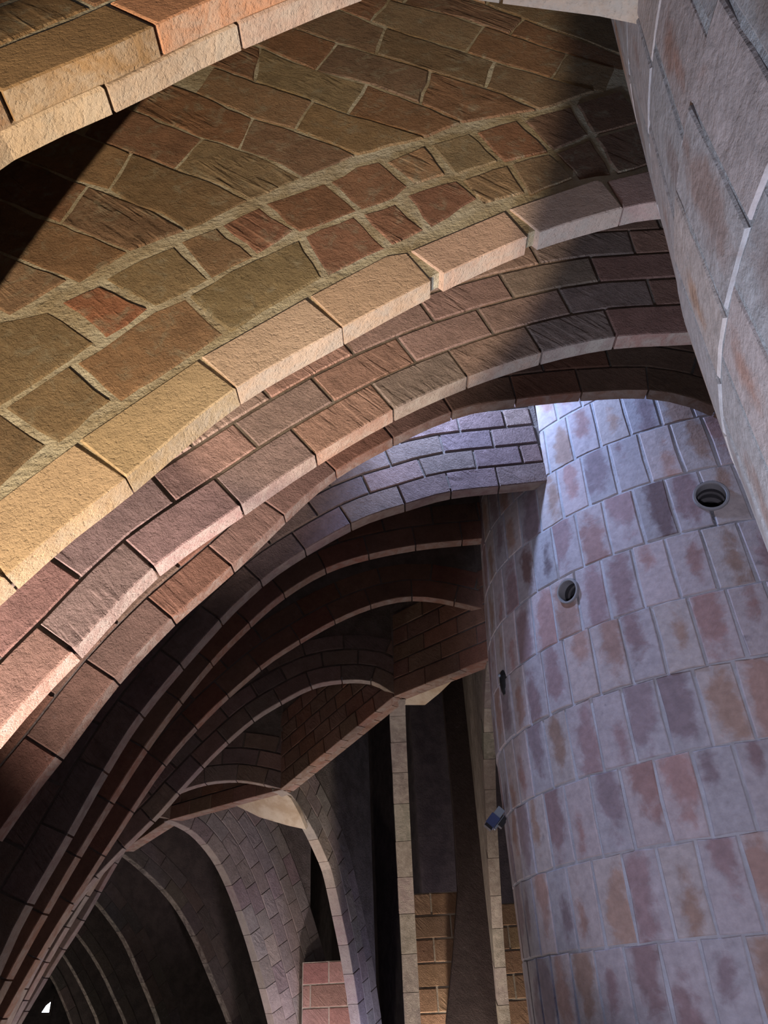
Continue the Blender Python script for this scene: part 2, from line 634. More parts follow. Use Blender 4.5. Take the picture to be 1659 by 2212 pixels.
course(A0, fr0, cv0, -0.006, BH, [a for a in jb if a < cv0.len], 0.047, 0.094, [(0.52, 0.38, 0.29)], [M['ring'], M['soffit']], 0.004, True)
for k in (1, 2):
    course(A0, fr0, cv0, BH * k + 0.012, BH * (k + 1) + 0.004, ticks(cv0.len * 0.35, cv0.len, BL, 0.5 * k), -0.002, 0.03, [(0.36, 0.23, 0.13), (0.44, 0.26, 0.15)], M['rough'], 0.006)

# ------------------------------------------------------------------ arch A1: the big face, bricks laid as they lie in the wall
fr1 = Frame((0, 1.25), (1, 0))
T1 = 0.05
c1 = PX(fr1, [(15, 1250), (265, 1045), (503, 850), (732, 718), (950, 602), (1157, 510), (1352, 453), (1430, 440)])
c1 = extend_left(c1, 1.0) + [(0.95, 1.77), (1.1, 1.76)]
cv1 = Curve(c1)
A1 = new_arch('brick_arch', fr1, -0.9, 'warmly lit arch with rough brown bricks and a ring of smooth pale bricks')
slab(A1, fr1, cv1, 0.0, T1 - 0.004, -2.3, ZTOP, M['mortar_warm'])


def a1_brick(pix, color, mat='rough', front=-0.0035, back=0.03, gap=0.0, jit=0.005, bev=0.005, soffit=0, maxlen=0.055):
    mats = [M[mat], M['soffit']] if soffit else M[mat]
    return poly_brick(A1, fr1, PX(fr1, pix), front, back, vary(color, 0.10), mats, bev, jit, maxlen, soffit, gap=gap)


# ring of smooth pale bricks (last edge pair is the soffit edge)
def ring_brick(tl, tr, br, bl, color, extra=None):
    pts = [bl, br, tr] + ([extra] if extra else []) + [tl]
    q = PX(fr1, pts)
    a0, a1 = cv1.nearest(q[0]), cv1.nearest(q[1])
    bot = [cv1.at(a0 + (a1 - a0) * t / 4) for t in range(5)]
    poly = [(b.x, b.y) for b in bot] + q[2:]
    poly_brick(A1, fr1, poly, -0.007, T1, vary(color, 0.06), [M['ring'], M['soffit']], 0.003, 0.0, None, 4, gap=0.0022)


pale = (0.50, 0.38, 0.26)
ring_brick((-305, 1330), (-85, 1150), (10, 1253), (-190, 1430), pale)
ring_brick((-68, 1135), (164, 962), (264, 1043), (20, 1246), (0.52, 0.40, 0.26))
ring_brick((171, 955), (428, 780), (504, 850), (269, 1038), (0.50, 0.37, 0.24))
ring_brick((434, 775), (661, 648), (730, 718), (509, 846), (0.53, 0.40, 0.29))
ring_brick((669, 643), (878, 550), (946, 605), (735, 715), (0.55, 0.40, 0.29), (835, 556))
ring_brick((886, 545), (1090, 460), (1152, 511), (952, 601), (0.55, 0.40, 0.30))
ring_brick((1098, 455), (1300, 398), (1350, 454), (1158, 509), (0.50, 0.38, 0.31), (1285, 394))
ring_brick((1310, 394), (1455, 360), (1500, 440), (1355, 452), (0.52, 0.36, 0.32))

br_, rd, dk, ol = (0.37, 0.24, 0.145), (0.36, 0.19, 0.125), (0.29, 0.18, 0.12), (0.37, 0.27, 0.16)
rowB = [
    ([(-70, 940), (0, 896), (98, 962), (0, 1050), (-70, 1095)], ol),
    ([(15, 882), (150, 794), (238, 866), (128, 955)], ol),
    ([(170, 786), (335, 675), (400, 648), (480, 722), (425, 760), (262, 866)], br_),
    ([(412, 642), (540, 570), (646, 522), (693, 600), (600, 654), (500, 716)], ol),
    ([(662, 512), (763, 470), (830, 537), (785, 556), (710, 594)], rd),
    ([(787, 464), (853, 443), (913, 497), (848, 528)], rd),
    ([(882, 424), (985, 394), (1028, 430), (932, 490)], rd),
    ([(1002, 391), (1095, 362), (1132, 418), (1046, 440)], br_),
    ([(1108, 356), (1186, 337), (1236, 387), (1146, 424)], br_),
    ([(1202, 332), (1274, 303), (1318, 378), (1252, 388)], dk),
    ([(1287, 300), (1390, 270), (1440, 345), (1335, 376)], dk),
]
rowC = [
    ([(-70, 735), (0, 698), (103, 676), (200, 742), (148, 780), (60, 838), (-70, 920)], ol),
    ([(137, 655), (215, 622), (316, 668), (272, 704), (230, 728)], (0.40, 0.20, 0.12)),
    ([(232, 604), (300, 567), (376, 536), (448, 604), (400, 632), (337, 660)], ol),
    ([(394, 524), (468, 496), (545, 556), (458, 600)], br_),
    ([(482, 488), (560, 450), (632, 498), (556, 548)], rd),
    ([(577, 441), (700, 398), (768, 456), (648, 500)], (0.35, 0.18, 0.11)),
    ([(716, 394), (770, 362), (818, 352), (878, 403), (850, 428), (782, 452)], (0.34, 0.19, 0.11)),
    ([(838, 352), (915, 320), (960, 378), (898, 398)], br_),
    ([(932, 315), (1012, 291), (1074, 350), (984, 380)], ol),
    ([(1032, 288), (1115, 264), (1182, 330), (1090, 350)], (0.32, 0.17, 0.10)),
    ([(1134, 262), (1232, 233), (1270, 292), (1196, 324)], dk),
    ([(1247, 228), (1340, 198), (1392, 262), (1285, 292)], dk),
]
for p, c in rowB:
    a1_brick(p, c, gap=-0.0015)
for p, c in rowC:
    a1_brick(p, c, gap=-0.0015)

# the leg of the arch below and left of the frame
leg_a = cv1.nearest(fr1.px((-190, 1430)))
course(A1, fr1, cv1, 0, BH, [0.0] + ticks(0.1, leg_a - 0.06, BL, 0.4) + [leg_a - 0.006], -0.007, T1, [pale], [M['ring'], M['soffit']], 0.003, True)
for k in range(1, 6):
    course(A1, fr1, cv1, BH * k + 0.004, BH * (k + 1), ticks(0.0, leg_a + 0.04 * k, BL, 0.4 + 0.5 * k), -0.0035, 0.03, [br_, ol, dk], M['rough'], 0.006, jit=0.003)

# upper rows: bed joints as polylines, each ending on the thick joint above row C
LN = {
    12: [(700, -190), (1000, -80), (1400, 60)],
    11: [(700, -110), (850, -50), (1020, 0), (1120, 40), (1400, 140)],
    10: [(740, -30), (850, 5), (1004, 41), (1045, 58), (1150, 95), (1330, 150)],
    9: [(560, -45), (796, 46), (851, 70), (950, 96), (1016, 118), (1069, 135), (1124, 150), (1250, 190), (1320, 205)],
    8: [(540, 30), (728, 94), (815, 120), (921, 154), (972, 169), (1069, 198), (1136, 224), (1165, 240)],
    7: [(440, 55), (603, 120), (675, 154), (728, 164), (798, 183), (888, 219), (940, 240), (1000, 268)],
    6: [(330, 90), (453, 143), (501, 160), (557, 180), (666, 217), (704, 229), (750, 248), (830, 270), (922, 300)],
    5: [(240, 130), (405, 196), (460, 218), (547, 257), (600, 276), (634, 280), (675, 297), (772, 338)],
    4: [(150, 180), (313, 249), (407, 288), (439, 300), (533, 329), (600, 353), (654, 386)],
    3: [(60, 245), (241, 317), (333, 351), (400, 377), (468, 397), (501, 411), (540, 434)],
    2: [(0, 325), (100, 366), (200, 406), (236, 411), (284, 447), (337, 459), (378, 476), (404, 500)],
    1: [(-70, 400), (40, 450), (121, 480), (224, 523), (280, 545)],
    0: [(-70, 510), (0, 545), (60, 571), (115, 592), (172, 614)],
    -1: [(-70, 640), (-10, 668), (20, 684)],
}


def ylin(l, x):
    p = LN[l]
    for (x0, y0), (x1, y1) in zip(p, p[1:]):
        if x <= x1 or (x1, y1) == p[-1]:
            return y0 + (y1 - y0) * (x - x0) / (x1 - x0)
    return p[-1][1]


# (upper line, lower line, joints as (x on upper line, x on lower line))
rows = [
    (12, 11, [(760, 720), (1085, 1050), (1400, 1400)]),
    (11, 10, [(720, 700), (900, 870), (1130, 1100), (1390, 1360)]),
    (10, 9, [(700, 640), (840, 800), (1045, 1006), (1225, 1190), (1330, 1310)]),
    (9, 8, [(590, 560), (832, 812), (1068, 1048), (1290, 1165)]),
    (8, 7, [(590, 540), (728, 680), (929, 908), (1165, 1000)]),
    (7, 6, [(450, 400), (563, 550), (793, 750), (1000, 922)]),
    (6, 5, [(460, 420), (676, 637), (922, 772)]),
    (5, 4, [(330, 290), (546, 516), (772, 654)]),
    (4, 3, [(230, 180), (439, 376), (654, 540)]),
    (3, 2, [(80, 30), (283, 236), (540, 404)]),
    (2, 1, [(-10, -60), (190, 130), (404, 280)]),
    (1, 0, [(-60, -70), (280, 172)]),
    (0, -1, [(-60, -70), (150, 20)]),
]
palette = [br_, ol, (0.34, 0.19, 0.11), (0.33, 0.225, 0.13), (0.35, 0.20, 0.12), dk]
for ri, (u, l, js) in enumerate(rows):
    for bi, ((xa, xb), (xc, xd)) in enumerate(zip(js, js[1:])):
        k = 3
        top = [(xa + (xc - xa) * t / k, ylin(u, xa + (xc - xa) * t / k)) for t in range(k + 1)]
        bot = [(xb + (xd - xb) * t / k, ylin(l, xb + (xd - xb) * t / k)) for t in range(k, -1, -1)]
        a1_brick(top + bot, palette[(ri * 2 + bi * 3) % 6], gap=0.0038)

# ------------------------------------------------------------------ arches A2 .. A9
def arch(name, Y, pts, label, t, right_ext, bricks, mats, cols, left, mortar='mortar_grey', foot=1.0, bl=BL, bh=BH, a_from=None, joints=None, gap=0.006, proud=0.008, jit=0.0015):
    fr = Frame((0, Y), (1, 0))
    c = extend_left(PX(fr, pts), foot)
    if right_ext:
        (x0, z0), (x1, z1) = c[-2], c[-1]
        k = (z1 - z0) / (x1 - x0)
        c = c + [(x1 + right_ext * 0.5, z1 + right_ext * 0.5 * k), (x1 + right_ext, z1 + right_ext * k)]
    cv = Curve(c)
    root = new_arch(name, fr, c[0][0], label)
    slab(root, fr, cv, 0.0, t - 0.003, left, ZTOP, M[mortar], lift=0.03 if bricks else 0.0)
    a0 = max(0.0, cv.nearest(fr.px(a_from)) - 0.6) if a_from else 0
    base = [cv.nearest(fr.px(p)) for p in joints] if joints else None
    if base:
        L_ = sum(b - a for a, b in zip(base, base[1:])) / (len(base) - 1)
        lead = []
        a = base[0] - L_
        while a > a0 - L_:
            lead.insert(0, a)
            a -= L_
        a = base[-1] + L_
        while a < cv.len:
            base.append(a)
            a += L_
        base = [b for b in lead + base if b > 0]
        if cv.len - base[-1] > 0.04:
            base.append(cv.len)
    else:
        base = ticks(a0, cv.len - 0.05, bl, 0.3) + [cv.len]
    for k in range(bricks):
        if k == 0:
            jn = base
        else:
            sh = bl * (0.5 if k % 2 else 0.0) + random.uniform(-0.03, 0.03)
            jn = [b + sh for b in base if b + sh < cv.len - 0.04] + [cv.len]
        course(root, fr, cv, bh * k + (0.002 if k else 0), bh * (k + 1), jn, -proud + random.uniform(-0.002, 0.002), t if k == 0 else 0.02,
               cols, [M[mats], M['soffit']] if k == 0 else M[mats], gap if k else gap * 0.7, k == 0, jit)
    return root, fr, cv


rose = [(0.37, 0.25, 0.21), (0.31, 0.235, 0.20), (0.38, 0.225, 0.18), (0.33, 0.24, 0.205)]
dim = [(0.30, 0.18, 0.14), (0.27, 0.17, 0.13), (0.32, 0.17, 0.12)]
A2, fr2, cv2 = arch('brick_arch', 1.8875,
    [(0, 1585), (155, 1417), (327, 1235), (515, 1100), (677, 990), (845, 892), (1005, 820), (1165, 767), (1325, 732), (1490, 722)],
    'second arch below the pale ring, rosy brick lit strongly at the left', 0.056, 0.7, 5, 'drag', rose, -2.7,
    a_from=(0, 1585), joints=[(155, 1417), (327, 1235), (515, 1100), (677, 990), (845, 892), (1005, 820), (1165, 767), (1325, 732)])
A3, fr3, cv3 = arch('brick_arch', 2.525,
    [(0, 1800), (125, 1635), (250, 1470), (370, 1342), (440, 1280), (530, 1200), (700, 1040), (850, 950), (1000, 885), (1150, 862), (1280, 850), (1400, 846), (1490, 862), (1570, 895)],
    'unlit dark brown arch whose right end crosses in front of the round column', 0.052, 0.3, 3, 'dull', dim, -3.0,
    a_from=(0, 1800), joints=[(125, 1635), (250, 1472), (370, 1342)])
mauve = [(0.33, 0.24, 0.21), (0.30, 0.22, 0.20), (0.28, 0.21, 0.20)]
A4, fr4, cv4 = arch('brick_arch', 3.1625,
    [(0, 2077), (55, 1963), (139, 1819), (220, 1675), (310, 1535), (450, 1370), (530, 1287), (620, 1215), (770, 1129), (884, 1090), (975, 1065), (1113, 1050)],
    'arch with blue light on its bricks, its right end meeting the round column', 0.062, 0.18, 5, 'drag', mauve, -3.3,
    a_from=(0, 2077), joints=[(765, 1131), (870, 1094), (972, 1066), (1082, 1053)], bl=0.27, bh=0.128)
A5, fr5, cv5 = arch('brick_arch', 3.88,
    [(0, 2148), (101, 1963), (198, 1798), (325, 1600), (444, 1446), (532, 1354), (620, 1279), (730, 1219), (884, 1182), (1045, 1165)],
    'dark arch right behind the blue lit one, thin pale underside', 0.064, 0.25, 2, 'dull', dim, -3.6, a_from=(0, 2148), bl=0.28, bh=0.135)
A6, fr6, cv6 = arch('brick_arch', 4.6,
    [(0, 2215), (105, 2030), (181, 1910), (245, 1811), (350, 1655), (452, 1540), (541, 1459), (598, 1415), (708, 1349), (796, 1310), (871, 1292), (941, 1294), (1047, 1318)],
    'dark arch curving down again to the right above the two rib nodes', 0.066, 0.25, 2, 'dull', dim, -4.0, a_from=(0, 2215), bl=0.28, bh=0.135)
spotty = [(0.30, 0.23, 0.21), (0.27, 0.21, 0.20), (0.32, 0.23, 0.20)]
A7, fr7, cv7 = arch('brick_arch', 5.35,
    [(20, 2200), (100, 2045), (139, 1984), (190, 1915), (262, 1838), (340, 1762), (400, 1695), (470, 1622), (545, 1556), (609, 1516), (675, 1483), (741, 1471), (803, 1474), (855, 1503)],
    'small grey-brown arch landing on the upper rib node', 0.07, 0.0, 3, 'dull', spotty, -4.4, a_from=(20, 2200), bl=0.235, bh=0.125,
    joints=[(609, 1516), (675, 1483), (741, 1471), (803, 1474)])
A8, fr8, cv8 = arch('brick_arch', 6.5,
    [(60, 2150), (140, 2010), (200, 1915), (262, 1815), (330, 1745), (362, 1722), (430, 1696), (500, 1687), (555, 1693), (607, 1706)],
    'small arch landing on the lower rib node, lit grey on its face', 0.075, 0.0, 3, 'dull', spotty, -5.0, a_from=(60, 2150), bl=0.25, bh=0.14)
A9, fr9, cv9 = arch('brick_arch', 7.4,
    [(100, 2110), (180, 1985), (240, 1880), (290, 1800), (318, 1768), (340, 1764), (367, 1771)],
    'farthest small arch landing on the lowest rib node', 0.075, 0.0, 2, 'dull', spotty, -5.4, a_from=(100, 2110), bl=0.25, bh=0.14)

# ------------------------------------------------------------------ the ridge: straight ribs from node to node
def node(p, Y):
    r = ray(p)
    return r * (Y / r.y)


N0 = node((1055, 1425), 4.6)
N1 = node((852, 1506), 5.35)
N2 = node((606, 1707), 6.5)
N3 = node((366, 1772), 7.4)
N4 = node((262, 1840), 8.6)


def rib(name, P, Q, label, t, ext0=0.0, ext1=0.0, nb=5):
    fr = Frame((P.x, P.y), (Q.x - P.x, Q.y - P.y))
    ln = (Vector((Q.x, Q.y)) - Vector((P.x, P.y))).length
    k = (Q.z - P.z) / ln
    pts = [(-ext0, P.z - k * ext0), (ln * 0.33, P.z + k * ln * 0.33), (ln * 0.66, P.z + k * ln * 0.66), (ln + ext1, Q.z + k * ext1)]
    cv = Curve(pts, 0.1)
    root = empty(name, fr.w(ln / 2, -EYE), label, 'rib wall', 'straight ridge ribs between the nodes')
    slab(root, fr, cv, 0.0, t, -ext0, ZTOP, M['mortar_grey'], lift=0.02)
    L_ = cv.len / nb
    jn = [L_ * i for i in range(nb + 1)]
    course(root, fr, cv, 0, 0.13, jn, -0.008, t * 0.5, dim, [M['dull'], M['soffit']], 0.003, True)
    course(root, fr, cv, 0.004, 0.13, [0] + [j - L_ * 0.5 for j in jn[1:]] + [cv.len], t * 0.5 + 0.003, t + 0.004, dim, [M['dull'], M['soffit']], 0.003, True)
    for kx in range(1, 5):
        course(root, fr, cv, 0.13 * kx + 0.003, 0.13 * (kx + 1), [0] + [j + L_ * (0.5 if kx % 2 else 0.0) for j in jn[:-1]] + [cv.len], -0.006, 0.02, dim, M['dull'], 0.004)
    return root


rib('ridge_rib', N1, N0, 'straight rib running from the upper node to behind the round column', 0.115, 0.0, 0.45, 4)
rib('ridge_rib', N2, N1, 'straight rib slanting up between the two nodes', 0.125, 0.0, 0.0, 7)
rib('ridge_rib', N3, N2, 'nearly level rib joining the two lower nodes', 0.125, 0.0, 0.0, 5)
rib('ridge_rib', N4, N3, 'short end of a rib left of the lowest node', 0.125, 0.0, 0.0, 5)

# ------------------------------------------------------------------ half arches falling from the nodes to the outer wall
HG = 'half arches falling from the ridge nodes'


def half_arch(name, fr, c, label, t, length, mats, cols, courses=2, bl=0.28, bh=0.14, mortar='mortar_grey', seen=None):
    """c: curve points (s, z) from the node downwards; the wall lies on the far side (s larger)."""
    cv = Curve(c)
    root = empty(name, fr.w(c[-1][0], -EYE), label, 'half arch', HG)
    pts = cv.p
    k = len(pts)
    low = [cv.off(cv.a[i], 0.02) for i in range(k)]
    for i in range(1, k):
        if low[i].x <= low[i - 1].x:
            low[i].x = low[i - 1].x + 1e-4
    low.append(Vector((max(length, low[-1].x + 0.05), -EYE)))
    k += 1
    vs = []
    for nn in (0.0, t - 0.003):
        vs += [fr.w(p.x, p.y, nn) for p in low]
        vs += [fr.w(p.x, ZTOP, nn) for p in low]
    fs = []
    for i in range(k - 1):
        fs += [(i, i + 1, k + i + 1, k + i), (2 * k + i, 3 * k + i, 3 * k + i + 1, 2 * k + i + 1), (i, 2 * k + i, 2 * k + i + 1, i + 1), (k + i, k + i + 1, 3 * k + i + 1, 3 * k + i)]
    fs += [(0, k, 3 * k, 2 * k), (k - 1, 3 * k - 1, 4 * k - 1, 2 * k - 1)]
    mesh_obj('mortar_core', vs, fs, M[mortar], root)
    amax = seen or cv.len
    base = ticks(0, amax, bl, 0.0)
    if not base or base[0] > 0.02:
        base = [0.0] + base
    for q in range(courses):
        jn = base if q == 0 else [b + bl * 0.5 * (q % 2) for b in base]
        course(root, fr, cv, bh * q + (0.003 if q else 0), bh * (q + 1), jn, -0.008 + random.uniform(-0.003, 0.003), t if q == 0 else 0.02, cols, [M[mats], M['soffit']] if q == 0 else M[mats], 0.002, q == 0)
    return root, cv


def traced(fr, pts, shift, foot):
    c = [fr.px((x + shift * min(1, i / 2), y)) for i, (x, y) in enumerate(pts)]
    (x0, z0), (x1, z1) = c[-2], c[-1]
    k = max(0.02, (x1 - x0) / (z0 - z1))
    for t in (0.4, 0.75, 1.0):
        dz = (z1 + EYE) * t
        c.append((x1 + k * dz * (1 - 0.45 * t), z1 - dz))
    return c


strip = [(0.25, 0.22, 0.20), (0.22, 0.195, 0.175)]
shade = [(0.11, 0.09, 0.08), (0.10, 0.085, 0.08)]  # far faces: their shade is put into this dark brick colour
grey = [(0.36, 0.31, 0.28), (0.33, 0.28, 0.26), (0.38, 0.33, 0.30)]
# L1, seen edge on
q1 = node((842, 1512), 5.38)
h1 = Frame((q1.x, q1.y), (q1.x, q1.y))
h1.n = Vector((1, 0, 0))
half_arch('half_arch', h1, [(0.02, N1.z), (0.45, N1.z - 0.10), (0.95, N1.z - 0.55), (1.35, N1.z - 1.25), (1.6, N1.z - 2.2), (1.7, -EYE)],
          'half arch seen edge on as a pale upright strip below the upper node', 0.115, 1.80, 'dull', strip, 1)
# L2
e2 = (-0.386 - N2.x, 7.9 - N2.y)
h2 = Frame((N2.x, N2.y), e2)
half_arch('half_arch', h2, traced(h2, [(606, 1707), (625, 1722), (660, 1788), (690, 1850), (705, 1890), (725, 1980), (745, 2080), (765, 2212)], 12, 0.3),
          'half arch with a lit grey face falling right from the middle node', 0.09, 1.5, 'dull', grey, 3, 0.24)
# L3
e3 = (-1.10 - N3.x, 8.7 - N3.y)
h3 = Frame((N3.x, N3.y), e3)
half_arch('half_arch', h3, traced(h3, [(366, 1772), (400, 1790), (425, 1815), (460, 1860), (490, 1920), (520, 2000), (545, 2080), (580, 2212)], 12, 0.3),
          'broad half arch with whitish scratches falling from the lowest node', 0.09, 1.66, 'dull', grey, 6, 0.24)
# L4 .. L8, marching off along the attic
far = [
    ([(262, 1840), (300, 1872), (345, 1917), (385, 1967), (420, 2030), (450, 2100), (475, 2160), (495, 2212)], 9.3, 38, 'half arch in the dark, first beyond the scratched one', 2),
    ([(188, 1924), (225, 1970), (265, 2032), (300, 2110), (325, 2170), (340, 2212)], 10.8, 40, 'half arch in the dark, second beyond the scratched one', 2),
    ([(140, 1987), (180, 2037), (215, 2097), (245, 2160), (268, 2212)], 12.5, 42, 'half arch in the dark, third beyond the scratched one', 1),
    ([(110, 2024), (145, 2077), (175, 2137), (200, 2190), (208, 2212)], 13.8, 44, 'half arch in the dark, fourth beyond the scratched one', 1),
    ([(80, 2068), (110, 2112), (130, 2160), (150, 2212)], 15.6, 46, 'farthest half arch, beside the small bright window', 1),
]
for pts, D, az, label, nc in far:
    r = ray(pts[0])
    h = math.hypot(r.x, r.y)
    o = (r.x / h * D, r.y / h * D)
    fr = Frame(o, (math.sin(math.radians(az)), math.cos(math.radians(az))))
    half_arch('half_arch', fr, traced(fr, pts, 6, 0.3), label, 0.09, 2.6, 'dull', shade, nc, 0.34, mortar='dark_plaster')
# L0, beside the column, edge on
h0 = Frame((N0.x, N0.y), (0.675 - N0.x, 7.0 - N0.y))
half_arch('half_arch', h0, [(0.02, N0.z), (0.5, N0.z - 0.10), (1.2, N0.z - 0.45), (1.8, N0.z - 1.1), (2.25, N0.z - 1.9), (2.45, -EYE)],
          'half arch seen edge on as a thin pale strip beside the round column', 0.08, 2.6, 'dull', strip, 1)
# the dark leg of another half arch between the tan brick panel and that strip
hp = Frame((0.27, 7.0), (1, 0.0))
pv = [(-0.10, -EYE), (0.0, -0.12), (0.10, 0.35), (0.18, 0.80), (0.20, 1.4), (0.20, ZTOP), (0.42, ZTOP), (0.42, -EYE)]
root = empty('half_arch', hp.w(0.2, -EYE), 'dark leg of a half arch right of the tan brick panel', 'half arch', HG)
poly_brick(root, hp, pv, 0.0, 0.12, (0.08, 0.06, 0.06), M['dull'], 0.006, name='leg_wall')  # shade on this leg is put into its near-black colour

# ------------------------------------------------------------------ low brick walls at the outer side
def brick_panel(name, p0, p1, ztop, zbot, rowh, bl, label, cols, shift=0.0):
    fr = Frame(p0, (p1[0] - p0[0], p1[1] - p0[1]))
    ln = math.hypot(p1[0] - p0[0], p1[1] - p0[1])
    root = empty(name, fr.w(ln / 2, -EYE), label, 'brick wall', 'low brick walls behind the half arches')
    vs = [fr.w(s, z, n) for n in (0.001, 0.12) for s, z in ((0, -EYE), (ln, -EYE), (ln, ztop), (0, ztop))]
    fs = [(0, 1, 2, 3), (7, 6, 5, 4), (0, 4, 5, 1), (1, 5, 6, 2), (2, 6, 7, 3), (3, 7, 4, 0)]
    mesh_obj('mortar_core', vs, fs, M['mortar_pale'], root)
    z = ztop
    i = 0
    while z > zbot:
        s = -bl * (0.5 if i % 2 else 0.0) - shift
        while s < ln:
            a, b = max(s, 0.0), min(s + bl, ln)
            if b - a > 0.04:
                poly_brick(root, fr, [(a, z - rowh), (b, z - rowh), (b, z), (a, z)], -0.003 + random.uniform(-0.001, 0.001), 0.03, vary(cols[(i + int(s * 9)) % len(cols)]), M['dull'], 0.005, 0.002, 0.14, gap=0.006)
            s += bl
        z -= rowh
        i += 1
    return root


tan = [(0.42, 0.27, 0.18), (0.37, 0.235, 0.16), (0.45, 0.30, 0.20)]
pinkc = [(0.42, 0.24, 0.20), (0.38, 0.22, 0.19), (0.45, 0.27, 0.23)]
brick_panel('low_brick_wall', (0.035, 7.2), (0.62, 7.2), 0.80, -0.4, 0.172, 0.31, 'tan brick wall lit warmly between the upright strip and the dark leg', tan, 0.12)
brick_panel('low_brick_wall', (0.72, 7.2), (1.25, 7.2), 0.69, -0.4, 0.172, 0.31, 'sliver of tan brick wall right beside the round column', tan, 0.02)
brick_panel('low_brick_wall', (-1.04, 8.62), (-0.36, 8.62), 0.40, -0.4, 0.19, 0.36, 'pink brick wall at the bottom between two half arches', pinkc, 0.1)  # wall height cut to the shadow edge on the outer wall

# lit patches of the roof underside, put in as cream boards
def lit_board(name, pix, P, Q, label, beta=38):
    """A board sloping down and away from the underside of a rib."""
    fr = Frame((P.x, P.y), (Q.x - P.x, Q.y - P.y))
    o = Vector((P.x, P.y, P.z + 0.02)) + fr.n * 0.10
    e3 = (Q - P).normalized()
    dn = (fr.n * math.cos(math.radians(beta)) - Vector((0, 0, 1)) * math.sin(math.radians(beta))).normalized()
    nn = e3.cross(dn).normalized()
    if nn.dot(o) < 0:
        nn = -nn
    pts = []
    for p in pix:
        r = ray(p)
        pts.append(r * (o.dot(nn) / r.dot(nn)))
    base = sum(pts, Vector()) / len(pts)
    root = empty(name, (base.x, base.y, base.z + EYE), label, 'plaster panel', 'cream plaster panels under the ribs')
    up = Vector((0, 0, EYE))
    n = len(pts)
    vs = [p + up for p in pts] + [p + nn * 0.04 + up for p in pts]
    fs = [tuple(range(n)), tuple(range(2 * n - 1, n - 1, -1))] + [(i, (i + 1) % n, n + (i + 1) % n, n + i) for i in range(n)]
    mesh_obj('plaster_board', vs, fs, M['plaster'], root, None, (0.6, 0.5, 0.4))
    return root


lit_board('plaster_panel', [(505, 1738), (604, 1702), (628, 1724), (648, 1760), (661, 1792), (620, 1783), (560, 1765)], N3, N2, 'cream plaster panel below the level rib, left of the middle node')
lit_board('plaster_panel', [(862, 1480), (862, 1523), (918, 1523), (950, 1497), (990, 1458), (1010, 1420), (960, 1430)], N1, N0, 'cream plaster panel below the rib right of the upper node')

